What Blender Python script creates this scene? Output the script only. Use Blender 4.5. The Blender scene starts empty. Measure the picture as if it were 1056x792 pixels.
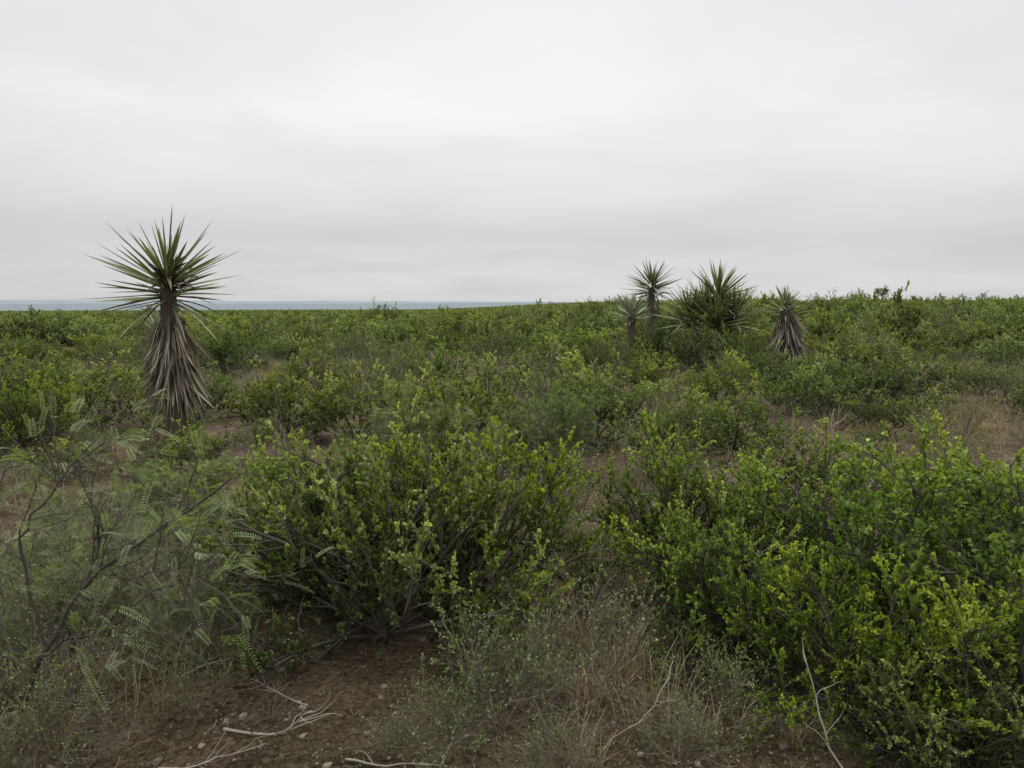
import bpy, math, numpy as np
rng=np.random.default_rng(11)
sc=bpy.context.scene
col=sc.collection
sc.view_settings.view_transform='Standard'
sc.view_settings.look='None'
sc.view_settings.exposure=0
U=rng.uniform
def nrm(a):
    a=np.asarray(a,float); return a/np.maximum(np.linalg.norm(a,axis=-1,keepdims=True),1e-9)
def sst(a,b,x):
    t=np.clip((x-a)/(b-a),0,1); return t*t*(3-2*t)
def hgt(x,y):
    x=np.asarray(x,float); y=np.asarray(y,float)
    d=np.hypot(x,y); az=np.arctan2(x,y)
    h=0.025*np.sin(x*1.9+0.7*y)+0.02*np.sin(y*2.7-x*1.1+1)+0.06*np.sin(x*.31+1.3)*np.sin(y*.27)+0.012*np.sin(x*6.1+2*np.sin(y*2.3))*np.sin(y*5.3)
    rise=0.62*sst(15,70,d)*sst(-0.12,0.30,az)
    fall=-np.clip(0.0092*(d-34),0,12.5)*(1-sst(-0.14,0.14,az))
    return h+rise+fall
# ---------------------------------------------------------------- mesh builder
class MB:
    def __init__(s): s.v=[];s.f=[];s.c=[];s.m=[];s.n=0
    def add(s,v,q,c,mat=0):
        v=np.asarray(v,float).reshape(-1,3); q=np.asarray(q,int).reshape(-1,4)
        c=np.asarray(c,float)
        if c.ndim==1: c=np.tile(c,(len(v),1))
        s.v.append(v); s.f.append(q+s.n); s.c.append(c); s.m.append(np.full(len(q),mat)); s.n+=len(v)
    def merge(s,o,mat):
        for v,f,c in zip(o.v,o.f,o.c):
            s.v.append(v); s.c.append(c); s.m.append(np.full(len(f),mat))
        s.f+= [f+s.n for f in o.f]; s.n+=o.n
    def mesh(s,name,mats,smooth=False):
        v=np.concatenate(s.v); f=np.concatenate(s.f); c=np.concatenate(s.c); m=np.concatenate(s.m)
        me=bpy.data.meshes.new(name)
        me.vertices.add(len(v)); me.vertices.foreach_set('co',v.astype(np.float32).ravel())
        me.loops.add(len(f)*4); me.loops.foreach_set('vertex_index',f.astype(np.int32).ravel())
        me.polygons.add(len(f)); me.polygons.foreach_set('loop_start',(np.arange(len(f))*4).astype(np.int32))
        me.polygons.foreach_set('material_index',m.astype(np.int32))
        if smooth: me.polygons.foreach_set('use_smooth',np.ones(len(f),bool))
        a=me.color_attributes.new('col','FLOAT_COLOR','POINT')
        cc=np.ones((len(v),4),np.float32); cc[:,:3]=c
        a.data.foreach_set('color',cc.ravel())
        for mt in mats: me.materials.append(mt)
        me.update(calc_edges=True); me.validate()
        return me
def tube(mb,pts,r0,r1,sides,c,mat=0):
    pts=np.asarray(pts,float); n=len(pts)
    t=np.empty_like(pts); t[1:-1]=pts[2:]-pts[:-2]; t[0]=pts[1]-pts[0]; t[-1]=pts[-1]-pts[-2]; t=nrm(t)
    ref=np.array([0.31,0.17,0.93]) if abs(t[0][2])<.8 else np.array([0.93,0.2,0.1])
    a=nrm(np.cross(t,ref)); b=np.cross(t,a)
    r=np.linspace(r0,r1,n)[:,None,None]
    an=np.arange(sides)*2*math.pi/sides
    ring=pts[:,None,:]+r*(a[:,None,:]*np.cos(an)[None,:,None]+b[:,None,:]*np.sin(an)[None,:,None])
    i=np.arange(n-1)[:,None]*sides; j=np.arange(sides)[None,:]; k=(j+1)%sides
    q=np.stack([i+j,i+k,i+sides+k,i+sides+j],-1).reshape(-1,4)
    mb.add(ring.reshape(-1,3),q,c,mat)
def line(p0,d0,L,n,wig,up):
    p=[np.array(p0,float)]; d=nrm(d0)
    for i in range(n):
        d=nrm(d+rng.normal(0,wig,3)+np.array([0,0,up])); p.append(p[-1]+d*L/n)
    return np.array(p)
def atl(p,t):
    x=t*(len(p)-1); i=min(int(x),len(p)-2); f=x-i
    return p[i]*(1-f)+p[i+1]*f, nrm(p[i+1]-p[i])
def leaves(mb,P,D,L,W,leaf_tone,simple=False):
    n=len(P); N=nrm(rng.normal(0,.6,(n,3))+np.array([0,0,.9])); S=nrm(np.cross(D,N)); N=np.cross(S,D)
    L=L[:,None]; W=W[:,None]; rn=rng.random(n); rn2=rng.random(n)
    if simple:
        v=np.stack([P,P+D*L*.55+S*W*.5+N*W*.2,P+D*L,P+D*L*.55-S*W*.5+N*W*.2],1); k=4
        q=np.arange(n)[:,None]*4+np.array([0,1,2,3])
    else:
        f=N*W*.25
        v=np.stack([P,P+D*L*.42+S*W*.42+f,P+D*L*.82+S*W*.45+f,P+D*L,P+D*L*.82-S*W*.45+f,P+D*L*.42-S*W*.42+f],1); k=6
        q=(np.arange(n)[:,None,None]*6+np.array([[0,1,2,3],[0,3,4,5]])).reshape(-1,4)
    c=np.repeat(np.stack([leaf_tone,rn,rn2],1),k,0)
    mb.add(v.reshape(-1,3),q,c)
def pinnate(mb,P,D,L,k,ll,lw,leaf_tone):
    n=len(P); N=nrm(rng.normal(0,.5,(n,3))+np.array([0,0,1])); S=nrm(np.cross(D,N)); N=np.cross(S,D)
    t=np.linspace(.12,1,k)
    sg=np.array([-1,1])
    base=P[:,None,:]+D[:,None,:]*(L[:,None]*t)[:,:,None]-np.array([0,0,1])*(L[:,None]*.25*t**2)[:,:,None]
    dirn=nrm(S[:,None,:]*sg[None,:,None]*.9+D[:,None,:]*.45)
    sz=(ll*(1-.5*np.abs(t-.4)))[None,:,None,None]
    b=np.repeat(base[:,:,None,:],2,2); tip=b+dirn[:,None]*sz
    w=D[:,None,None,:]*lw*.5
    m=(b+tip)/2
    v=np.stack([b,m+w,tip,m-w],3).reshape(-1,3)
    M=n*k*2
    q=np.arange(M)[:,None]*4+np.array([0,1,2,3])
    c=np.repeat(np.stack([leaf_tone,rng.random(n),rng.random(n)],1),k*2*4,0)
    mb.add(v,q,c)
def shrub(R,H,ns=12,nb=8,nt=8,lpt=20,ll=.024,lw=.012,style='leaf',simple=False,twl=(.1,.22),rs=.012,tmin=.05,tmax=1.45,
          start=.25,up=.05,lean=(0,0,0),sides=5,wig=.13,bare=0.0,twigs_draw=True,k=10,pl=.1,pll=.014,plw=.004,dev=.75,ev=(.76,.92)):
    B=MB();F=MB(); LP=[];LD=[];LA=[]
    for s in range(ns):
        az=2.39996*s+U(0,.5)
        f=(s+.5)/ns; cth=math.cos(tmin)*(1-f)+math.cos(tmax)*f; th=math.acos(cth)
        d=nrm(np.array([math.sin(th)*math.cos(az),math.sin(th)*math.sin(az),math.cos(th)])+np.array(lean))
        env=1/math.sqrt((math.sin(th)/R)**2+(math.cos(th)/H)**2)*U(*ev)
        p=line([U(-.05,.05),U(-.05,.05),-.02],nrm(d+np.array([0,0,.2])),env,7,wig,-.02)
        bc=np.array([U(0,1),U(0,1),0])
        tube(B,p,rs*U(.8,1.3),rs*.35,sides,bc)
        for b in range(nb):
            t=start+(1-start)*(b+U(0,1))/nb
            q0,dd=atl(p,t)
            d2=nrm(dd+rng.normal(0,dev,3)+np.array([0,0,.02]))
            Lb=(.35*env+.2*(R+H)/2)*U(.6,1.0)*(1.15-.5*t)
            pb=line(q0,d2,Lb,5,wig*1.2,up)
            tube(B,pb,rs*.42,rs*.18,3,bc)
            bt=rng.normal(0,.07)
            for w in range(nt):
                t2=.2+.8*(w+U(0,1))/nt
                q1,dd2=atl(pb,min(t2,1))
                if q1[2]<.03: continue
                d3=nrm(dd2+rng.normal(0,.65,3)+np.array([0,0,.28]))
                Lt=U(*twl); pt=line(q1,d3,Lt,3,wig,up*1.2)
                if twigs_draw: tube(B,pt,rs*.16,rs*.08,3,bc)
                if U(0,1)<bare: continue
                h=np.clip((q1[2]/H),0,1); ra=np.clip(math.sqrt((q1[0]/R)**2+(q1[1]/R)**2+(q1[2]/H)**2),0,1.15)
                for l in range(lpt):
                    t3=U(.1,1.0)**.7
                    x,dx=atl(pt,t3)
                    LP.append(x); LD.append(dx); LA.append(-.27+bt+.42*t3+.40*ra**2+.42*h)  # leaf tone: tip growth plus painted shade inside and low in the shrub
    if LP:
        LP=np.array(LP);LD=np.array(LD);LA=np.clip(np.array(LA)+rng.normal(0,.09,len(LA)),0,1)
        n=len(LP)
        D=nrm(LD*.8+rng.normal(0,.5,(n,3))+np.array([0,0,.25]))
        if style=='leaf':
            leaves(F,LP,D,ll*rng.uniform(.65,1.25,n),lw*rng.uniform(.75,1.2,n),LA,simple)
        else:
            pinnate(F,LP,D,pl*rng.uniform(.6,1.2,n),k,pll,plw,LA)
    return B,F
# ---------------------------------------------------------------- materials
def newmat(name):
    m=bpy.data.materials.new(name); m.use_nodes=True; nt=m.node_tree; nt.nodes.clear()
    o=nt.nodes.new('ShaderNodeOutputMaterial'); return m,nt,o
def N(nt,t,**k):
    n=nt.nodes.new(t)
    for a,b in k.items(): setattr(n,a,b)
    return n
def ramp(nt,stops,fac):
    r=N(nt,'ShaderNodeValToRGB'); e=r.color_ramp.elements
    while len(e)<len(stops): e.new(.5)
    for x,(p,c) in zip(e,stops): x.position=p; x.color=(*c,1)
    nt.links.new(fac,r.inputs[0]); return r
def mth(nt,op,a,b=None,clamp=False):
    n=N(nt,'ShaderNodeMath',operation=op); n.use_clamp=clamp
    for i,x in enumerate((a,b)):
        if x is None: continue
        if isinstance(x,(int,float)): n.inputs[i].default_value=x
        else: nt.links.new(x,n.inputs[i])
    return n.outputs[0]
def mixc(nt,f,a,b,bt='MIX'):
    n=N(nt,'ShaderNodeMix',data_type='RGBA',blend_type=bt)
    for s,x in ((n.inputs[0],f),(n.inputs[6],a),(n.inputs[7],b)):
        if isinstance(x,(int,float)): s.default_value=x
        elif isinstance(x,tuple): s.default_value=(*x,1)
        else: nt.links.new(x,s)
    return n.outputs[2]
HAZE=(0.14,0.165,0.155)  # aerial haze colour, painted into base colours by distance
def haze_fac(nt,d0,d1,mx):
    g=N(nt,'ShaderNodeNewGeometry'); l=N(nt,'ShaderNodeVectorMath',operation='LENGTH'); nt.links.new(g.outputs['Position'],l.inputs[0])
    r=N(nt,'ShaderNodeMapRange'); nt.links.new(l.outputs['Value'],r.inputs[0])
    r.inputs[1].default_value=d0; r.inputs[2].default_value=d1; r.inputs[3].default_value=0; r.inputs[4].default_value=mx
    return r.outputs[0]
def foliage(name,stops,transl=.3,rough=.5,var=.35,hue=.02,spec=.3,ovar=.5):
    m,nt,o=newmat(name)
    a=N(nt,'ShaderNodeAttribute',attribute_name='col'); sp=N(nt,'ShaderNodeSeparateColor'); nt.links.new(a.outputs['Color'],sp.inputs[0])
    r=ramp(nt,stops,sp.outputs[0])
    oi=N(nt,'ShaderNodeObjectInfo')
    h=N(nt,'ShaderNodeHueSaturation'); nt.links.new(r.outputs[0],h.inputs['Color'])
    v=mth(nt,'ADD',mth(nt,'MULTIPLY',sp.outputs[1],var),mth(nt,'MULTIPLY',oi.outputs['Random'],ovar))
    v=mth(nt,'ADD',v,1-var/2-ovar/2)
    nt.links.new(v,h.inputs['Value'])
    hu=mth(nt,'ADD',mth(nt,'MULTIPLY',mth(nt,'SUBTRACT',mth(nt,'FRACT',mth(nt,'MULTIPLY',oi.outputs['Random'],7.3)),.5),hue*2),.5)
    hu=mth(nt,'ADD',hu,mth(nt,'MULTIPLY',mth(nt,'SUBTRACT',sp.outputs[2],.5),hue))
    nt.links.new(hu,h.inputs['Hue'])
    sa=mth(nt,'ADD',mth(nt,'MULTIPLY',mth(nt,'FRACT',mth(nt,'MULTIPLY',oi.outputs['Random'],13.7)),.25),.84)
    nt.links.new(sa,h.inputs['Saturation'])
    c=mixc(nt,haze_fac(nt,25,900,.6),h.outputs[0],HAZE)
    b=N(nt,'ShaderNodeBsdfPrincipled'); nt.links.new(c,b.inputs['Base Color']); b.inputs['Roughness'].default_value=rough
    b.inputs['Specular IOR Level'].default_value=spec
    t=N(nt,'ShaderNodeBsdfTranslucent'); nt.links.new(mixc(nt,1.0,c,(1.25,1.2,.5),'MULTIPLY'),t.inputs[0])
    x=N(nt,'ShaderNodeMixShader'); x.inputs[0].default_value=transl
    nt.links.new(b.outputs[0],x.inputs[1]); nt.links.new(t.outputs[0],x.inputs[2]); nt.links.new(x.outputs[0],o.inputs[0])
    return m
def bark(name,c1,c2):
    m,nt,o=newmat(name)
    a=N(nt,'ShaderNodeAttribute',attribute_name='col'); sp=N(nt,'ShaderNodeSeparateColor'); nt.links.new(a.outputs['Color'],sp.inputs[0])
    tc=N(nt,'ShaderNodeTexCoord'); no=N(nt,'ShaderNodeTexNoise'); no.inputs['Scale'].default_value=40; nt.links.new(tc.outputs['Object'],no.inputs[0])
    f=mth(nt,'ADD',mth(nt,'MULTIPLY',sp.outputs[0],.6),mth(nt,'MULTIPLY',no.outputs[0],.5))
    c=mixc(nt,f,c1,c2)
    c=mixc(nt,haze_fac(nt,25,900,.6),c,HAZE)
    b=N(nt,'ShaderNodeBsdfPrincipled'); nt.links.new(c,b.inputs['Base Color']); b.inputs['Roughness'].default_value=.85
    nt.links.new(b.outputs[0],o.inputs[0]); return m
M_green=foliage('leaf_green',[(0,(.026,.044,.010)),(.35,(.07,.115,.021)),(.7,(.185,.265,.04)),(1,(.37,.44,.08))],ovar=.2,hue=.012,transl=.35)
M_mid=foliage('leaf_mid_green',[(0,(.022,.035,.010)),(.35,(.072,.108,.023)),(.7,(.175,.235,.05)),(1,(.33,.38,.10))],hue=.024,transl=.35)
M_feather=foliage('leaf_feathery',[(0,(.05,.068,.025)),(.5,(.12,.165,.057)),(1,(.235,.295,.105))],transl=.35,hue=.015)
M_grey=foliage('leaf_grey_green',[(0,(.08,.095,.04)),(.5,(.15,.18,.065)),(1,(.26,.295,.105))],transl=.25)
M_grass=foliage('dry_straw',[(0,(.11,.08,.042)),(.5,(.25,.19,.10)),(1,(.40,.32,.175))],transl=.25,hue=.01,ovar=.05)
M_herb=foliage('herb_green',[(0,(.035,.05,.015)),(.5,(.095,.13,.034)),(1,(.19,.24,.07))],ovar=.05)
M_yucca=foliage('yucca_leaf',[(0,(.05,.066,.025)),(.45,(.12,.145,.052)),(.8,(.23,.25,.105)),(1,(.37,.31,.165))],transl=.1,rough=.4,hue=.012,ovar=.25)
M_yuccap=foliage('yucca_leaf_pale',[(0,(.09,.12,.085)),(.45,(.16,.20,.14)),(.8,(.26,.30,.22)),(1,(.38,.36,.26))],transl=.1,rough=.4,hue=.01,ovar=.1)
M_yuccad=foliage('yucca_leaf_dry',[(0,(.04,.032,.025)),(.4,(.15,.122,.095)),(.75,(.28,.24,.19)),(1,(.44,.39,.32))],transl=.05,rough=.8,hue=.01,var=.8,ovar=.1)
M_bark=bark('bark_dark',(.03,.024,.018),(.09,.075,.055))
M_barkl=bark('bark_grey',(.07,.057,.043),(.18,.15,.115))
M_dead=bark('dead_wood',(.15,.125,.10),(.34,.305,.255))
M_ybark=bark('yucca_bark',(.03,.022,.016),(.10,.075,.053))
# ---------------------------------------------------------------- ground
n=340
u=np.linspace(-1,1,n)
w=np.sign(u)*(9*np.abs(u)+120*np.abs(u)**4+11000*np.abs(u)**12)
X,Y=np.meshgrid(w,w+5,indexing='xy')
Z=hgt(X,Y)
i=np.arange(n-1)[:,None]*n+np.arange(n-1)[None,:]
q=np.stack([i,i+1,i+n+1,i+n],-1).reshape(-1,4)
g=MB(); g.add(np.stack([X,Y,Z],-1),q,np.array([.5,.5,.5]))
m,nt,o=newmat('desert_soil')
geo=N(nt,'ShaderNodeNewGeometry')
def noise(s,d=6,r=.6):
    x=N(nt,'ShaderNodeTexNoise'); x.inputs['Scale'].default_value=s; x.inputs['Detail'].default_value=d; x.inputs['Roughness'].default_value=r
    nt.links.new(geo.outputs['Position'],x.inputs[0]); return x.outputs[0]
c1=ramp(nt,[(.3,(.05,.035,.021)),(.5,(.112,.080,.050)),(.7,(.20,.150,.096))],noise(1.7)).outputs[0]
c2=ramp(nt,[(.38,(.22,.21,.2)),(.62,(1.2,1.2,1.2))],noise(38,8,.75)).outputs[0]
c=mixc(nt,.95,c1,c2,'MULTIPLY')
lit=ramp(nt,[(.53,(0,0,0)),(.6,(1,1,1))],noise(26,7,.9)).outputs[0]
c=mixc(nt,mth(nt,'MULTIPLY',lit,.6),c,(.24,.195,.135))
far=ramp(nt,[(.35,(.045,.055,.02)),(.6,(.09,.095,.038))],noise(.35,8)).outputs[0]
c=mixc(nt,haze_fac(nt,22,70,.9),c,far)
c=mixc(nt,haze_fac(nt,200,1500,.97),c,(.15,.18,.20))  # distance haze painted into the soil colour
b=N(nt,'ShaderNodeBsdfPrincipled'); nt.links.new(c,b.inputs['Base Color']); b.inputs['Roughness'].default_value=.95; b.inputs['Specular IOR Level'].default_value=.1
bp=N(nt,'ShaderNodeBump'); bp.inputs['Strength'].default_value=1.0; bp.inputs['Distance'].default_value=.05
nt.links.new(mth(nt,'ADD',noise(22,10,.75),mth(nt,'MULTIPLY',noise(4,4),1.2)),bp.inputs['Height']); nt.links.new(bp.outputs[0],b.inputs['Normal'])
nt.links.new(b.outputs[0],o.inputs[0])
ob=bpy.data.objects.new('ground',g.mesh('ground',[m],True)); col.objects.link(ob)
ob['kind']='structure'; ob['label']='reddish brown desert soil plain with litter'; ob['category']='ground'
# hills
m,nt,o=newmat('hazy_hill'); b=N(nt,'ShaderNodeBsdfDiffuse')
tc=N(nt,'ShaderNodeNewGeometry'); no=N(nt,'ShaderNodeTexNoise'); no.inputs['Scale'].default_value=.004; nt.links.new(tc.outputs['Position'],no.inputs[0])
r=ramp(nt,[(.35,(.18,.21,.235)),(.65,(.23,.26,.285))],no.outputs[0]); nt.links.new(r.outputs[0],b.inputs[0]); nt.links.new(b.outputs[0],o.inputs[0])  # aerial haze put into the hill colour
hx=np.linspace(-7000,300,180); rows=[]
prof=9+3*np.sin(hx*.0013)+2*np.sin(hx*.0041+1)+1.2*np.sin(hx*.011)
prof=prof*np.clip((300-hx)/3000,0,1)**.8
for k,(yy,f) in enumerate([(5200,0),(5600,.55),(6100,.95),(6500,1.0),(7200,.7),(8200,0)]):
    rows.append(np.stack([hx,np.full_like(hx,yy)+200*np.sin(hx*.002+k),-25+(prof*1.35+25)*f],-1))
V=np.array(rows); nx=len(hx); i=np.arange(5)[:,None]*nx+np.arange(nx-1)[None,:]
q=np.stack([i,i+1,i+nx+1,i+nx],-1).reshape(-1,4)
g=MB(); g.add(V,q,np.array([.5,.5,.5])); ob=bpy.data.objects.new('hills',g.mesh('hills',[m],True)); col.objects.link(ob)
ob['kind']='structure'; ob['label']='low blue hazy hills along the horizon'; ob['category']='hills'
# ---------------------------------------------------------------- helpers to place
def tag(o,label,cat,group=None):
    o['label']=label; o['category']=cat
    if group: o['group']=group
def place(o,x,y,s=1,rot=0,sz=None,dz=0):
    o.location=(x,y,float(hgt(x,y))-.01+dz); o.scale=(s,s,sz if sz else s); o.rotation_euler=(0,0,rot)
def parts_thing(name,parts,x,y,s,rot,sz,label,cat,group=None,tilt=(0,0)):
    e=bpy.data.objects.new(name,None); e.empty_display_size=.2; col.objects.link(e); place(e,x,y,s,rot,sz)
    e.rotation_euler=(tilt[0],tilt[1],rot)
    tag(e,label,cat,group)
    for pn,me in parts:
        c=bpy.data.objects.new(pn,me); col.objects.link(c); c.parent=e
    return e
# ---------------------------------------------------------------- hero green shrubs
def two(R,H,mf,mb_,nm,**k):
    B,F=shrub(R,H,**k)
    return [('branches',B.mesh(nm+'_branches',[mb_],True)),('foliage',F.mesh(nm+'_foliage',[mf]))]
hk=dict(nb=9,nt=6,twl=(.08,.20),ev=(.72,.97))
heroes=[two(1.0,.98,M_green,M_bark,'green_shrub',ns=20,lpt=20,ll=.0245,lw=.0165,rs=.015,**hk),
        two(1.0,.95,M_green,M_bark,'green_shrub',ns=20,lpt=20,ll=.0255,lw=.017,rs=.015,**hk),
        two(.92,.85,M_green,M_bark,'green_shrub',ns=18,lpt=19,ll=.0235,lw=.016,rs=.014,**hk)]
GG='green leafy desert shrubs'
occ=[] # occupied
def G(k,x,y,s,rot,sz,label):
    parts_thing('green_shrub',heroes[k],x,y,s,rot,sz,label,'shrub',GG); occ.append((x,y,.8*s))
G(0,-.66,3.9,.98,.3,1.11,'dense dome shaped green shrub on brown soil')
G(2,-.25,4.3,.88,5.0,1.14,'green shrub leaning on a denser neighbour')
G(2,-1.05,4.4,.82,1.0,1.0,'green shrub leaning on a denser neighbour')
G(1,1.0,4.6,.85,1.0,.95,'bright green shrub with yellowish tips')
G(1,1.75,3.85,1.0,2.3,1.05,'large bright green shrub with dark shaded base')
G(0,1.05,3.8,.6,2.8,.76,'small bright green shrub joined to larger ones')
G(2,2.5,3.5,1.1,.2,1.1,'large bright green shrub with dark shaded base')
G(0,2.75,4.7,.9,4.0,.85,'bright green shrub with yellowish tips')
G(2,1.4,3.2,.66,3.9,.78,'low dark green shrub spreading over soil')
G(2,2.0,2.85,.75,1.9,.88,'low dark green shrub spreading over soil')
G(0,1.55,2.75,.42,.9,.5,'low dark green shrub spreading over soil')
G(2,-5.75,9.3,.85,5.0,.98,'small compact dark green round shrub')
# feathery
feath=[two(.65,.9,M_feather,M_barkl,'feathery_shrub',ns=12,nb=7,nt=6,lpt=4,style='pin',pl=.075,k=7,pll=.017,plw=.0045),
       two(.95,.95,M_feather,M_barkl,'feathery_shrub',ns=14,nb=8,nt=6,lpt=5,style='pin',pl=.07,k=4,pll=.026,plw=.012)]
FG='feathery grey green thorn shrubs'
def FF(k,x,y,s,rot,sz,label):
    parts_thing('feathery_shrub',feath[k],x,y,s,rot,sz,label,'shrub',FG); occ.append((x,y,.7*s))
FF(0,-1.8,4.2,1.0,.5,.95,'soft feathery grey green shrub above dry grass')
FF(0,-1.5,3.7,.6,2.5,.6,'small feathery shrub beside a dense green shrub')
FF(0,-2.5,4.35,.9,3.3,.78,'soft feathery grey green shrub')
FF(0,-2.2,3.7,.8,1.3,.6,'soft feathery grey green shrub')
FF(1,-.7,6.4,1.0,1.5,1.08,'wide feathery shrub with open airy crown')
FF(1,.4,7.6,.75,3.5,.9,'feathery thorn shrub with fine grey green leaves')
FF(1,-2.6,6.2,.7,3.1,.55,'low feathery grey green shrub')
FF(0,-2.9,5.2,.85,4.1,.65,'soft feathery grey green shrub')
# leaning thorn sapling with bare lower branches, local origin at its base
B=MB();F=MB(); bc=np.array([.3,0,0])
L1=[(-.03,0,-.05),(.05,.02,.2),(.13,.0,.38),(.27,.03,.6),(.42,.02,.74),(.60,.05,.85),(.88,.1,1.04)]
L2=[(.13,0,.38),(.10,-.03,.6),(.08,-.05,.82),(.16,-.02,.97),(.26,0,1.1),(.40,.03,1.2)]
L3=[(.27,.03,.6),(.32,.08,.75),(.30,.12,.92),(.22,.16,1.05)]
L4=[(.05,.02,.2),(-.08,.05,.4),(-.16,.1,.62),(-.14,.12,.85),(-.22,.16,1.05)]
L5=[(.42,.02,.74),(.5,-.06,.68),(.66,-.1,.72),(.8,-.12,.7)]
L6=[(.09,.01,.3),(.22,-.05,.42),(.36,-.09,.46),(.52,-.1,.55)]
LP=[];LD=[]
for k,(Lx,r0) in enumerate([(L1,.014),(L2,.008),(L3,.0055),(L4,.008),(L5,.005),(L6,.005)]):
    p=np.array(Lx); tt=np.linspace(0,len(p)-1,len(p)*3); p=np.stack([np.interp(tt,np.arange(len(p)),p[:,j]) for j in range(3)],1); p[1:]+=rng.normal(0,.006,(len(p)-1,3))
    tube(B,p,r0,r0*.35,7,bc)
    for b_ in range(13):
        t=U(.2,1.0); q0,dd=atl(p,t); pb=line(q0,nrm(dd+rng.normal(0,.65,3)+np.array([0,0,.2])),U(.15,.38),6,.15,.02); tube(B,pb,.003,.0014,4,bc)
        for w_ in range(6):
            q1,d1=atl(pb,U(.2,1)); pt=line(q1,nrm(d1+rng.normal(0,.7,3)),U(.05,.16),3,.15,.02); tube(B,pt,.0016,.0009,3,bc)
            if t>.45 and U(0,1)<.45:
                for _ in range(2): LP.append(pt[-1]); LD.append(nrm(pt[-1]-pt[-2]))
LP=np.array(LP); LD=np.array(LD)
pinnate(F,LP,nrm(LD+rng.normal(0,.5,LD.shape)),U(.08,.14,len(LP)),12,.020,.0042,rng.uniform(.4,1,len(LP)))
parts_thing('thorn_tree',[('branches',B.mesh('thorn_branches',[M_bark],True)),('foliage',F.mesh('thorn_foliage',[M_feather]))],-2.0,3.1,1,0,1,'leaning thorn sapling with bare lower branches and ferny leaves','small tree')
occ.append((-2.15,2.95,.5))
# wispy
wisp=[two(.45,.5,M_grey,M_barkl,'wispy_bush',ns=10,nb=6,nt=5,lpt=8,ll=.017,lw=.0095,simple=True,rs=.0045,up=.08,tmax=1.2,dev=.55),
      two(.5,.42,M_grey,M_barkl,'wispy_bush',ns=10,nb=6,nt=5,lpt=7,ll=.016,lw=.009,simple=True,rs=.0045,up=.08,tmax=1.4,bare=.2,dev=.55)]
WG='wispy grey green low bushes'
for k,x,y,s,l in [(0,-.05,2.95,.95,'wispy grey green bush with pale thin stems'),(1,.35,3.3,1.0,'wispy grey green bush with pale thin stems'),(0,-.28,2.75,.6,'small wispy bush on bare soil'),
                  (1,-1.8,3.05,.9,'tangled wispy bush under a thorn sapling'),(0,-2.1,3.5,1.0,'wispy grey green bush with pale thin stems'),(1,.6,2.75,.6,'small wispy bush on bare soil'),
                  (0,.4,4.3,.9,'wispy bush in a gap between green shrubs'),(1,4.3,8.0,1.3,'wispy bush on open brown soil'),(0,.45,5.6,1.1,'wispy bush in a gap between green shrubs'),(0,.85,3.1,.6,'small wispy bush on bare soil'),
                  (1,-1.35,3.2,.5,'small wispy bush on bare soil'),(1,-2.2,2.9,.9,'tangled wispy bush under a thorn sapling'),(0,-1.75,2.75,.6,'tangled wispy bush under a thorn sapling'),(1,.15,2.6,.5,'small wispy bush on bare soil'),
                  (1,-2.5,3.9,1.0,'wispy grey green bush with pale thin stems'),(0,3.7,6.6,1.1,'wispy bush on open brown soil'),(1,5.4,9.6,1.4,'wispy bush on open brown soil')]:
    parts_thing('wispy_bush',wisp[k],x,y,s,U(0,6),s,l,'bush',WG)
# bare dry shrubs
dry=[]
for _ in range(2):
    B,F=shrub(.55,.75,ns=9,nb=6,nt=5,lpt=0,rs=.007,twl=(.08,.2),wig=.2); dry.append(B.mesh('dry_shrub',[M_barkl],True))
for k,x,y,s,l in [(0,-2.0,7.4,1.1,'leafless dry brown shrub'),(1,4.1,6.6,.8,'leafless dry shrub on bare soil'),(0,-5.0,14.5,1.3,'leafless dry brown shrub'),(1,-2.6,8.0,1.0,'leafless dry brown shrub'),
                (1,-1.0,3.15,.3,'small leafless twiggy shrub on soil'),(0,.5,3.8,.7,'leafless dry shrub between green shrubs'),(1,3.6,10.2,1.1,'leafless dry shrub on bare soil'),(0,-1.9,3.3,.7,'leafless twiggy shrub under a sapling'),
                (0,-1.6,2.85,.45,'small leafless twiggy shrub on soil'),(1,6.2,9.2,1.0,'leafless dry shrub on bare soil'),(0,-4.2,17.0,1.3,'leafless dry brown shrub'),(1,.5,17.5,1.2,'leafless dry brown shrub'),(1,.15,2.75,.45,'small leafless twiggy shrub on soil'),(0,-.45,2.85,.3,'small leafless twiggy shrub on soil')]:
    ob=bpy.data.objects.new('dry_shrub',dry[k]); col.objects.link(ob); place(ob,x,y,s,U(0,6)); tag(ob,l,'dry shrub','leafless dry shrubs')
# ---------------------------------------------------------------- yuccas
def yleaf(mb,P,D,L,W,droop,c0,c1,rn,ns=6,twist=0):
    up=np.array([0,0,1.]) if abs(D[2])<.95 else np.array([1.,0,0])
    S=nrm(np.cross(D,up)); Nn=np.cross(S,D)
    S,Nn=S*math.cos(twist)+Nn*math.sin(twist),Nn*math.cos(twist)-S*math.sin(twist)
    t=np.linspace(0,1,ns)[:,None]
    ctr=P+D*L*t+np.array([0,0,-1.])*droop*L*t**2
    wd=W*np.interp(t[:,0],[0,.15,.4,.75,.93,1],[.75,.7,1,.62,.2,.03])[:,None]*.5
    v=np.stack([ctr+S*wd+Nn*wd*.35,ctr-Nn*wd*.25,ctr-S*wd+Nn*wd*.35],1).reshape(-1,3)
    i=np.arange(ns-1)[:,None]*3+np.arange(2)[None,:]
    q=np.stack([i,i+1,i+4,i+3],-1).reshape(-1,4)
    leaf_tone=(c0+(c1-c0)*t[:,0]**2); c=np.repeat(np.stack([leaf_tone,np.full(ns,rn),np.full(ns,rn)],1),3,0)
    mb.add(v,q,c)
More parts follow.
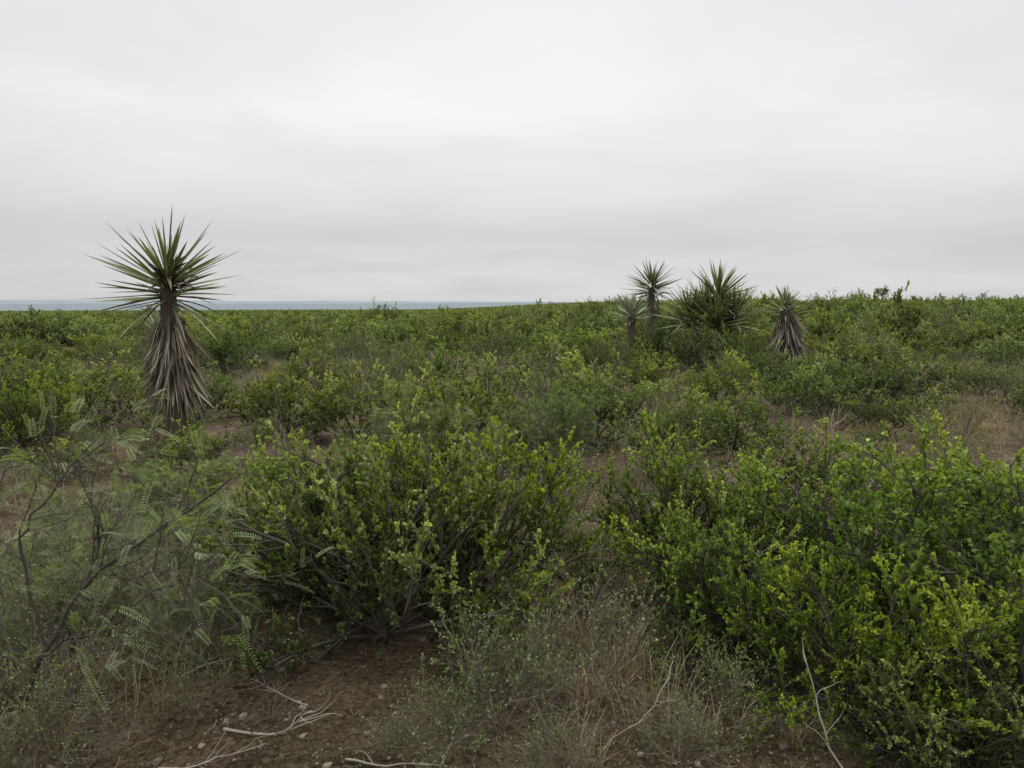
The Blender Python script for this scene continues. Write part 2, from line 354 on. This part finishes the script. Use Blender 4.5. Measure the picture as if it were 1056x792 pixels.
def yucca(x,y,trunk_h,tr,L,nl,W,sk,label,lean=(0,0),zmax=1.95,skn=0,skl=.55,splay=.4,heads=None,scale=1,tilt=(0,0),green=0.35,wither=14,rot=0,upf=.85,mat=None,sw=1.0):
    T=MB();C=MB();S=MB()
    hs=heads or [(0,0,trunk_h)]
    for (hx_,hy_,hz) in hs:
        top=np.array([hx_+lean[0],hy_+lean[1],hz])
        p=np.array([[0,0,-.05],[hx_*.3+lean[0]*.3,hy_*.3+lean[1]*.3,hz*.35],[hx_*.7+lean[0]*.7,hy_*.7+lean[1]*.7,hz*.7],top])
        tube(T,p,tr*1.25,tr*.85,10,np.array([U(0,1),.5,.5]))
        for _ in range(120):
            t=U(0,1); a=U(0,6.28); c,dd=atl(p,t); od=np.array([math.cos(a),math.sin(a),0])
            yleaf(T,c+od*tr*.8,nrm(od*.6+np.array([0,0,.9])),.06,.05,0,U(0,1),U(0,1),U(0,1),3)
        for k in range(nl):
            f=(k+.5)/nl; th=zmax*f**.6; az=k*2.39996+U(-.4,.4); th+=U(-.22,.22)
            D=np.array([math.sin(th)*math.cos(az),math.sin(th)*math.sin(az),math.cos(th)])
            ll=L*U(.62,1.1)*(upf+(1-upf)*min(1,f*2.2))*(1-.15*(f>.8))
            P=top+np.array([0,0,.14-.30*f])+D*tr*.9
            if f>.8 and U(0,1)<.6: yleaf(S,P,D,ll*.8,W*.8,U(.1,.6),U(.3,.8),U(.5,.95),U(0,1))
            else: yleaf(C,P,D,ll,W*U(.75,1.05),U(-.04,.05),green+U(-.3,.35),U(.45,1.0),U(0,1),twist=U(-.8,.8))
        for _ in range(wither):
            a=U(0,6.28); th=U(.1,1.4); D=nrm(np.array([math.sin(th)*math.cos(a)+.45,math.sin(th)*math.sin(a)-.5,math.cos(th)]))
            yleaf(S,top+np.array([0,0,U(-.05,.16)]),D,L*U(.25,.6),W*1.2,U(0,.6),U(.15,.55),U(.2,.75),U(0,1),twist=U(-1,1))
    if sk:
        z0,z1=sk
        for k in range(skn):
            zf=U(0,1); z=z1+(z0-z1)*zf; t=min(z/max(trunk_h,.1),1); a=U(0,6.28)
            od=np.array([math.cos(a),math.sin(a),0]); c=np.array([lean[0]*t,lean[1]*t,z])
            prof=.5+.7*math.sin(math.pi*min(1,(1-zf)*.65+.05))
            D=nrm(od*splay*U(.1,1.2)*prof+np.array([0,0,-.9])+rng.normal(0,.10,3))
            ll=min(skl*U(.45,1.25),max(z-.02,.12)*1.1)
            yleaf(S,c+od*tr*U(.8,1.5),D,ll,W*sw*U(.4,.95),U(-.12,.2),U(.0,.9),U(.2,1),U(0,1),twist=U(-1.5,1.5))
    parts=[('trunk',T.mesh('yucca_trunk',[M_ybark])),('leaf_crown',C.mesh('yucca_crown',[mat or M_yucca])),('dead_leaf_skirt',S.mesh('yucca_skirt',[M_yuccad]))]
    e=parts_thing('yucca',parts,x,y,scale,rot,scale,label,'yucca','yuccas on the shrubland',tilt)
    occ.append((x,y,.4)); return e
yucca(-3.78,9.0,1.91,.10,.82,100,.046,(1.60,.78),'tall yucca with spiky crown and hanging dead leaf skirt',skn=560,skl=.48,splay=.62,lean=(-.05,0),wither=70,zmax=1.9,upf=.78,sw=.85)
yucca(3.85,22.3,2.1,.11,.78,95,.055,(1.95,1.4),'yucca with round spiky crown on bare trunk',skn=60,skl=.4,splay=.3,green=.3,zmax=1.9)
yucca(5.0,20.2,1.6,.12,.95,110,.06,None,'many headed dark green yucca clump',heads=[(.15,0,1.8),(-.5,.1,1.3),(.45,-.2,1.3),(-.1,.3,1.45),(0,-.4,1.15)],zmax=1.8,green=.32)
yucca(6.55,18.6,1.52,.14,.52,75,.045,(1.42,.55),'stunted yucca with thick shaggy pale dead leaf skirt',skn=420,skl=.48,splay=.85,lean=(-.1,0),zmax=1.6,tilt=(0,-.1),green=.6,upf=.7)
yucca(3.05,20.6,1.35,.1,.6,90,.05,None,'pale grey green yucca rosette among shrubs',zmax=1.4,green=.5,mat=M_yuccap,wither=4)
yucca(-7.0,16.0,.95,.1,.6,70,.05,None,'pale grey green yucca rosette among shrubs',zmax=1.4,green=.5,mat=M_yuccap,wither=4)
# tiny round-headed tree on the skyline
B,F=shrub(.36,.4,ns=14,nb=5,nt=4,lpt=7,ll=.06,lw=.035,simple=True,twigs_draw=False,tmax=2.2,start=.3)
for mbx in (B,F):
    for v in mbx.v: v[:,2]+=1.7
tube(B,np.array([[0,0,-.1],[.04,0,.7],[-.02,.02,1.3],[0,0,1.75]]),.04,.025,6,np.array([.2,0,0]))
parts_thing('desert_tree',[('trunk',B.mesh('desert_tree_trunk',[M_bark])),('crown',F.mesh('desert_tree_crown',[M_mid]))],20.6,45,1.0,0,1.0,'tiny round headed tree above the shrubs','tree')
# ---------------------------------------------------------------- mid distance individuals
def one(nm,mf,mbk,**k):
    B,F=shrub(**k); A=MB(); A.merge(B,0); A.merge(F,1); return A.mesh(nm,[mbk,mf])
mk=dict(simple=True,twigs_draw=False,twl=(.06,.14),nb=7,nt=7,lpt=11,ev=(.78,.92))
mids=[one('green_shrub',M_mid,M_bark,R=1.0,H=.95,ns=16,ll=.034,lw=.022,**mk),
      one('green_shrub',M_mid,M_bark,R=.9,H=1.05,ns=15,ll=.033,lw=.022,**mk),
      one('green_shrub',M_mid,M_bark,R=1.15,H=.85,ns=18,ll=.034,lw=.022,**mk),
      one('green_shrub',M_mid,M_bark,R=.95,H=.95,ns=11,ll=.034,lw=.022,**mk)]
fmids=[one('feathery_shrub',M_feather,M_barkl,R=1.0,H=1.0,ns=14,nb=7,nt=6,lpt=10,ll=.036,lw=.013,simple=True,twigs_draw=False),
       one('feathery_shrub',M_feather,M_barkl,R=.9,H=.95,ns=11,nb=6,nt=6,lpt=10,ll=.036,lw=.013,simple=True,twigs_draw=True)]
clear=[(4.9,8.6,2.1,2.9),(6.8,10.8,2.3,1.4),(9.2,15,2.4,1.2),(-.1,17.2,1.5,2.2),(-4.9,16.3,2.2,1.8),(.55,5.4,.35,1.8),(-.6,2.8,1.6,.8),(-2.2,7.9,.9,1.0),
       (-3.6,7.6,1.4,1.3),(0,0,3.2,3.2),(4,26,2.5,1.2),(-8,27,2.5,1.2),(1.9,12.8,1.1,1.3),(-6.6,12.8,1.0,.9),(11.5,20,1.6,1.2),(-10,18,1.5,1.2),(-1.5,11.2,.9,.8),(2.6,16,1.1,1.1),(-1.5,22,1.5,1.3),(7,22.5,1.6,1.0),(-5,21,1.4,1.0)]
def inclear(x,y,g=1.0): return any(((x-a)/(c*g))**2+((y-b)/(d*g))**2<1 for a,b,c,d in clear)
def addmid(x,y,s,sz,feathery=False,k=None):
    lst=fmids if feathery else mids
    me=lst[int(rng.integers(len(lst))) if k is None else k]
    ob=bpy.data.objects.new('feathery_shrub' if feathery else 'green_shrub',me); col.objects.link(ob); place(ob,x,y,s,U(0,6.28),sz)
    if feathery: tag(ob,'airy grey green feathery shrub','shrub',FG)
    elif s<.6: tag(ob,'small low green shrub','shrub',GG)
    else: tag(ob,'rounded leafy green shrub in dense scrub','shrub',GG)
    occ.append((x,y,.75*s)); return ob
for x,y,s,sz,f in [(1.55,7.4,.75,.85,0),(.95,9.3,.9,.95,0),(2.3,6.3,.8,.7,0),(2.6,9.2,.8,.8,0),(3.0,11.8,1.0,1.0,0),(-1.9,9.8,1.0,1.0,0),(-.6,9.2,1.0,1.0,0),(-3.4,14.0,.9,1.2,0),(-2.3,12.5,1.0,1.1,1),(-5.1,7.4,.9,.55,1),(-4.35,7.7,.6,.42,0),(-3.15,8.0,.65,.48,0),(-3.75,8.3,.5,.4,0),(-2.9,10.2,.9,1.0,0),
                   (4.9,13.4,1.1,1.05,0),(6.6,13.4,1.1,1.1,0),(4.95,10.6,.65,.6,0),(5.9,11.4,.6,.5,0),(6.5,9.3,.5,.45,1),(7.7,11.6,.7,.6,0),(4.0,8.8,.45,.35,0),(8.6,14.6,.8,.6,0),(-5.6,10.8,1.1,1.0,0),(-7.3,11.5,1.2,1.0,0),(7.2,26,1.6,1.9,0),(-8,50,1.6,2.2,0),(4.4,40,1.6,1.9,0),(19.5,50,1.8,1.9,0),(1.7,34,1.3,1.6,1),
                   (4.2,18.7,1.0,1.3,0),(5.1,18.6,1.0,1.25,0),(5.6,19.3,.8,1.3,1),(3.7,20.6,.9,1.5,0),(6.6,17.4,.8,.6,0),(7.6,18.7,1.0,1.2,0),
                   (5.3,5.6,.8,.5,0),(4.7,4.6,.8,.6,1),(3.5,5.7,.8,.62,0),(3.2,7.3,.6,.5,1)]:
    addmid(x,y,s,sz,bool(f))
tries=0
pts=[]
while len(pts)<290 and tries<60000:
    tries+=1
    d=math.sqrt(U(5.2**2,29.5**2)); az=U(-.72,.72); x=d*math.sin(az); y=d*math.cos(az)
    s=float(np.clip(rng.normal(.9,.36),.4,1.6))
    if inclear(x,y): continue
    if any((x-a)**2+(y-b)**2<(.72*(r+.75*s))**2 for a,b,r in occ): continue
    hmax=.9 if d<8 else 1.05 if d<14 else 1.25
    sz=min(s*U(.8,1.15),hmax)
    addmid(x,y,s,sz,U(0,1)<.22); pts.append((x,y))
# far prototypes used as real individuals and for the scrub mass
fk=dict(simple=True,twigs_draw=False,sides=3,twl=(.06,.14),ev=(.78,.9))
fars=[one('green_shrub',M_mid,M_bark,R=1.05,H=1.05,ns=14,nb=6,nt=5,lpt=6,ll=.068,lw=.045,**fk),
      one('green_shrub',M_mid,M_bark,R=1.2,H=.95,ns=14,nb=6,nt=5,lpt=6,ll=.068,lw=.045,**fk),
      one('feathery_shrub',M_feather,M_barkl,R=1.1,H=1.0,ns=12,nb=6,nt=4,lpt=6,ll=.075,lw=.034,**fk)]
fo=[]
for k,(x,y) in enumerate([(-4,31.5),(1.2,31),(9,31.5)]):
    ob=bpy.data.objects.new('green_shrub' if k<2 else 'feathery_shrub',fars[k]); col.objects.link(ob); place(ob,x,y,1,U(0,6)); tag(ob,'rounded leafy green shrub in dense scrub' if k<2 else 'airy grey green feathery shrub','shrub',GG if k<2 else FG); fo.append(ob)
# scrub mass
P=[]
def scat(n,d0,d1,pw,azr,s0,s1):
    out=[]
    dd=(d0**pw+(d1**pw-d0**pw)*rng.random(n))**(1/pw); az=rng.uniform(*azr,n)
    x=dd*np.sin(az); y=dd*np.cos(az); s=rng.uniform(s0,s1,n)
    for a,b_,c,d in zip(x,y,s,dd):
        if d<34 and inclear(a,b_): continue
        if d<90 and math.sin(a*.35+1)*math.sin(b_*.3)>.66: continue
        out.append((a,b_,c))
    return out
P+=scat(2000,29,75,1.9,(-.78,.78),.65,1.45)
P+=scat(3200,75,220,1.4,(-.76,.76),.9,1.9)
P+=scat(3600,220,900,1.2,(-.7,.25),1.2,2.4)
P=np.array(P); zz=hgt(P[:,0],P[:,1]); paz=np.arctan2(P[:,0],P[:,1]); pd=np.hypot(P[:,0],P[:,1])
me=bpy.data.meshes.new('scrub'); me.vertices.add(len(P)); me.vertices.foreach_set('co',np.stack([P[:,0],P[:,1],zz],-1).astype(np.float32).ravel())
hcap=np.interp(paz,[-.1,.2],[1.28,1.5]); hh=np.minimum(P[:,2]*rng.uniform(.7,1.2,len(P)),hcap)*rng.uniform(.75,1.05,len(P))
tall=rng.random(len(P))<np.interp(paz,[-.1,.1],[.03,.10]); hh=np.where(tall&(pd<110),hh*rng.uniform(1.2,1.55,len(P)),hh)
at=me.attributes.new('scl','FLOAT_VECTOR','POINT'); sv=np.stack([P[:,2],P[:,2],hh],-1); at.data.foreach_set('vector',sv.astype(np.float32).ravel())
at=me.attributes.new('rz','FLOAT_VECTOR','POINT'); rv=np.zeros((len(P),3),np.float32); rv[:,2]=rng.uniform(0,6.28,len(P)); at.data.foreach_set('vector',rv.ravel())
ob=bpy.data.objects.new('distant_scrub',me); col.objects.link(ob); ob['kind']='stuff'; tag(ob,'continuous mass of green thorn scrub to the horizon','scrub')
ng=bpy.data.node_groups.new('scrub','GeometryNodeTree')
ng.interface.new_socket('Geometry',in_out='INPUT',socket_type='NodeSocketGeometry'); ng.interface.new_socket('Geometry',in_out='OUTPUT',socket_type='NodeSocketGeometry')
gi=ng.nodes.new('NodeGroupInput'); go=ng.nodes.new('NodeGroupOutput'); jn=ng.nodes.new('GeometryNodeJoinGeometry')
for f in fo:
    oi=ng.nodes.new('GeometryNodeObjectInfo'); oi.inputs['Object'].default_value=f; oi.inputs['As Instance'].default_value=True; ng.links.new(oi.outputs['Geometry'],jn.inputs[0])
ip=ng.nodes.new('GeometryNodeInstanceOnPoints'); ip.inputs['Pick Instance'].default_value=True
mp=ng.nodes.new('GeometryNodeMeshToPoints'); ng.links.new(gi.outputs[0],mp.inputs[0]); ng.links.new(mp.outputs[0],ip.inputs['Points']); ng.links.new(jn.outputs[0],ip.inputs['Instance'])
for nm,sk in (('scl','Scale'),('rz','Rotation')):
    a=ng.nodes.new('GeometryNodeInputNamedAttribute'); a.data_type='FLOAT_VECTOR'; a.inputs['Name'].default_value=nm; ng.links.new(a.outputs['Attribute'],ip.inputs[sk])
ng.links.new(ip.outputs[0],go.inputs[0])
md=ob.modifiers.new('scrub','NODES'); md.node_group=ng
# ---------------------------------------------------------------- grass / herbs / litter
def tufts(mb,cent,nb,h0,h1,spread,w):
    for (x,y,k) in cent:
        n=int(nb*U(.6,1.3)); a=rng.uniform(0,6.28,n); r=spread*np.sqrt(rng.random(n))*k
        bx=x+r*np.cos(a); by=y+r*np.sin(a); bz=hgt(bx,by)-.01
        P0=np.stack([bx,by,bz],-1); h=rng.uniform(h0,h1,n)*k
        a2=a+rng.normal(0,.9,n); ln=rng.uniform(.05,.8,n)
        D=np.stack([np.cos(a2)*ln,np.sin(a2)*ln,np.ones(n)],-1)
        P1=P0+D*h[:,None]*.55; P2=P0+D*h[:,None]*np.array([1.5,1.5,.95])
        S=np.stack([-np.sin(a2),np.cos(a2),np.zeros(n)],-1)*(w*rng.uniform(.6,1.3,n))[:,None]
        v=np.stack([P0-S,P0+S,P1+S*.8,P1-S*.8,P2+S*.15,P2-S*.15],1).reshape(-1,3)
        q=(np.arange(n)[:,None,None]*6+np.array([[0,1,2,3],[3,2,4,5]])).reshape(-1,4)
        rr=rng.random(n)
        c=np.stack([np.repeat(rr,6)*.6+np.tile([0,0,.2,.2,.4,.4],n),np.repeat(rng.random(n),6),np.repeat(rng.random(n),6)],-1)
        mb.add(v,q,c)
cent=[]
for a,b,rx,ry,nn in [(.45,4.4,.4,1.4,50),(4.6,8.3,2.4,3.0,70),(7.0,11,2.6,1.8,100),(9.2,15,3,1.6,180),(-.1,17.2,1.6,2.4,130),(-4.9,16.3,2.6,1.8,160),(-2.8,7.6,2.0,1.6,90),(-1.9,3.0,.7,.6,10),(.7,2.9,.8,.4,9),(-2.2,4.6,1.6,1.2,30),(4,26,4,1.5,70),(3.4,5.2,1.2,1.0,30),(-8,27,3,1.5,60),(1.9,12.8,1.2,1.3,65),(-6.6,12.8,1.2,1.1,70),(11.5,20,2,1.3,60),(-10,18,2,1.5,60),(-1.5,11.2,1,.9,50),(2.6,16,1.2,1.2,60),(-1.5,22,1.7,1.5,60),(7,22.5,1.8,1.2,60),(-5,21,1.6,1.2,50)]:
    for _ in range(nn):
        a1=U(0,6.28); r=math.sqrt(U(0,1)); cent.append((a+rx*r*math.cos(a1),b+ry*r*math.sin(a1),U(.5,1.1)))
mb=MB(); tufts(mb,cent,34,.08,.27,.11,.0021)
ex=[]
for _ in range(600):
    d=math.sqrt(U(9**2,32**2)); az=U(-.7,.7); ex.append((d*math.sin(az),d*math.cos(az),U(.7,1.4)))
tufts(mb,ex,24,.12,.34,.14,.0038)
ob=bpy.data.objects.new('dry_grass',mb.mesh('dry_grass',[M_grass])); col.objects.link(ob); ob['kind']='stuff'; tag(ob,'straw coloured dry grass tufts on brown soil','grass')
mb=MB()
nH=8000
d=np.sqrt(rng.uniform(2.4**2,28**2,nH)); az=rng.uniform(-.72,.72,nH); hxx=d*np.sin(az); hyy=d*np.cos(az)
ex_=rng.uniform(-.7,.7,450); ed=rng.uniform(2.4,3.8,450); hxx=np.r_[hxx,ed*np.sin(ex_)]; hyy=np.r_[hyy,ed*np.cos(ex_)]; d=np.r_[d,ed]; nH=len(d)
cl=np.sin(hxx*.9+1)*np.sin(hyy*.8)+.5*np.sin(hxx*2.3)*np.sin(hyy*2.1)+rng.normal(0,.35,nH); ok=cl>np.where(d<4.5,.05,.1); hxx=hxx[ok]; hyy=hyy[ok]; dd_=d[ok]
n=len(hxx); kk=20
bx=np.repeat(hxx,kk)+rng.normal(0,.07,n*kk); by=np.repeat(hyy,kk)+rng.normal(0,.07,n*kk); bz=hgt(bx,by)+np.abs(rng.normal(0,.04,n*kk))
sc_=np.repeat(np.clip(dd_/9,.45,1.8),kk)
D=nrm(rng.normal(0,.6,(n*kk,3))+np.array([0,0,.7]))
leaves(mb,np.stack([bx,by,bz],-1),D,rng.uniform(.015,.04,n*kk)*sc_,rng.uniform(.006,.016,n*kk)*sc_,np.clip(rng.uniform(.1,.9,n*kk),0,1),True)
ob=bpy.data.objects.new('ground_herbs',mb.mesh('ground_herbs',[M_herb])); col.objects.link(ob); ob['kind']='stuff'; tag(ob,'low green herbs growing between the shrubs','herbs')
# twig litter
mb=MB()
for _ in range(2200):
    d=math.sqrt(U(2.3**2,6.5**2)); az=U(-.72,.72); x=d*math.sin(az); y=d*math.cos(az); a=U(0,6.28); L=U(.03,.16)
    p=line([x,y,0],[math.cos(a),math.sin(a),0],L,4,.5,0); p[:,2]=hgt(p[:,0],p[:,1])+.005+np.abs(rng.normal(0,.012,5)); r=U(.001,.003)
    tube(mb,p,r,r*.6,4,np.array([U(-.6,1.5),0,0]))
ob=bpy.data.objects.new('twig_litter',mb.mesh('twig_litter',[M_barkl])); col.objects.link(ob); ob['kind']='stuff'; tag(ob,'scattered grey dead twigs on the soil','litter')
mb=MB()
cube=np.array([[-1,-1,-1],[1,-1,-1],[1,1,-1],[-1,1,-1],[-1,-1,1],[1,-1,1],[1,1,1],[-1,1,1]],float)*.6
cq=np.array([[0,3,2,1],[4,5,6,7],[0,1,5,4],[1,2,6,5],[2,3,7,6],[3,0,4,7]])
for _ in range(3200):
    d=math.sqrt(U(2.3**2,6.5**2)); az=U(-.72,.72); x=d*math.sin(az); y=d*math.cos(az); s=U(.003,.010) if U(0,1)<.87 else U(.012,.024)
    v=(cube+rng.normal(0,.16,(8,3)))*s*np.array([1,U(.7,1.2),.6]); v+=np.array([x,y,float(hgt(x,y))+s*.2]); mb.add(v,cq,np.array([U(-.4,1.9),0,0]))
ob=bpy.data.objects.new('pebbles',mb.mesh('pebbles',[M_barkl])); col.objects.link(ob); ob['kind']='stuff'; tag(ob,'small pale pebbles scattered on soil','pebbles')
def deadb(x,y,a,L,r,el,label,nb=5):
    mb=MB(); p=line([0,0,.03],[math.cos(a)*math.cos(el),math.sin(a)*math.cos(el),math.sin(el)],L,9,.2,0)
    if el<.2: p[:,2]=np.abs(p[:,2]-.03)*.3+.02
    tube(mb,p,r,r*.35,6,np.array([.3,0,0]))
    for _ in range(nb):
        q0,dd=atl(p,U(.2,.95)); d2=nrm(dd+rng.normal(0,.6,3)); 
        pb=line(q0,d2,L*U(.15,.4),5,.25,0)
        if el<.2: pb[:,2]=np.maximum(pb[:,2],.01)
        tube(mb,pb,r*.45,r*.15,4,np.array([.4,0,0]))
    ob=bpy.data.objects.new('dead_branch',mb.mesh('dead_branch',[M_dead],True)); col.objects.link(ob); place(ob,x,y); tag(ob,label,'branch','dead branches on the ground')
deadb(-1.15,3.05,-.35,.62,.007,0,'long pale dead branch lying on brown soil',10)
deadb(-1.3,2.8,.1,.5,.004,0,'pale dead branch lying on brown soil',9)
deadb(-.85,3.2,2.6,.45,.004,.15,'pale dead branch lying on brown soil',9)
deadb(.45,2.95,.4,.4,.004,.3,'bent pale stick rising from soil',4)
deadb(1.2,2.6,2.2,.5,.005,.5,'forked pale dead branch against green leaves',5)
deadb(-1.5,3.5,.5,.4,.005,.1,'pale dead branch lying on brown soil')
deadb(-.25,2.7,1.2,.35,.004,.7,'bent pale stick rising from soil',7)
deadb(-.6,2.75,-.2,.45,.005,.05,'pale dead branch lying on brown soil',9)
deadb(3.0,7.2,1.5,.8,.010,.9,'pale forked dead branch standing on open soil',6)
deadb(5.0,7.0,1.9,.8,.009,.8,'pale forked dead branch standing on open soil',6)
deadb(-3.3,12.0,1.9,.8,.012,.9,'pale forked dead branch among shrubs',6)
# ---------------------------------------------------------------- light, world, camera
wd=bpy.data.worlds.new('World'); sc.world=wd; wd.use_nodes=True; nt=wd.node_tree; nt.nodes.clear()
o=N(nt,'ShaderNodeOutputWorld'); sky=N(nt,'ShaderNodeTexSky',sky_type='NISHITA'); sky.sun_disc=False; sky.sun_elevation=math.radians(58); sky.sun_rotation=math.radians(5)
b1=N(nt,'ShaderNodeBackground'); hs=N(nt,'ShaderNodeHueSaturation'); hs.inputs['Saturation'].default_value=.15; nt.links.new(sky.outputs[0],hs.inputs['Color']); nt.links.new(hs.outputs[0],b1.inputs[0]); b1.inputs[1].default_value=.05
tc=N(nt,'ShaderNodeTexCoord'); sx=N(nt,'ShaderNodeSeparateXYZ'); nt.links.new(tc.outputs['Generated'],sx.inputs[0])
zc=mth(nt,'MAXIMUM',sx.outputs[2],0.0); den=mth(nt,'ADD',zc,.10)
cx=N(nt,'ShaderNodeCombineXYZ'); nt.links.new(mth(nt,'DIVIDE',sx.outputs[0],den),cx.inputs[0]); nt.links.new(mth(nt,'DIVIDE',sx.outputs[1],den),cx.inputs[1])
n1=N(nt,'ShaderNodeTexNoise'); n1.inputs['Scale'].default_value=.65; n1.inputs['Detail'].default_value=5; n1.inputs['Roughness'].default_value=.48; n1.inputs['Distortion'].default_value=.3; nt.links.new(cx.outputs[0],n1.inputs[0])
rz=ramp(nt,[(0,(.37,.375,.39)),(.03,(.335,.34,.355)),(.075,(.275,.278,.293)),(.13,(.38,.383,.392)),(.22,(.54,.54,.538)),(.36,(.50,.50,.505)),(.6,(1.35,1.34,1.32)),(1,(2.5,2.47,2.42))],zc)
r2=ramp(nt,[(.3,(.83,.83,.84)),(.5,(1,1,1)),(.7,(1.13,1.13,1.13))],n1.outputs[0])
cc=mixc(nt,1.0,rz.outputs[0],r2.outputs[0],'MULTIPLY')
b2=N(nt,'ShaderNodeBackground'); nt.links.new(cc,b2.inputs[0]); b2.inputs[1].default_value=1.0
ad=N(nt,'ShaderNodeAddShader'); nt.links.new(b1.outputs[0],ad.inputs[0]); nt.links.new(b2.outputs[0],ad.inputs[1]); nt.links.new(ad.outputs[0],o.inputs[0])
sl=bpy.data.lights.new('sun','SUN'); sl.energy=1.3; sl.angle=math.radians(20); sl.color=(1,.97,.92)
so=bpy.data.objects.new('sun',sl); col.objects.link(so)
from mathutils import Vector
az=math.radians(5); el=math.radians(58); sd=Vector((math.sin(az)*math.cos(el),math.cos(az)*math.cos(el),math.sin(el)))
so.rotation_euler=sd.to_track_quat('Z','Y').to_euler()
cd=bpy.data.cameras.new('camera'); cd.sensor_width=36; cd.lens=36*829/1056; cd.clip_end=30000; cd.clip_start=.05
cam=bpy.data.objects.new('camera',cd); col.objects.link(cam); cam.location=(0,0,1.72); cam.rotation_euler=(math.radians(90-5.85),0,0)
sc.camera=cam
print('mid',len(pts),'scrub',len(P))
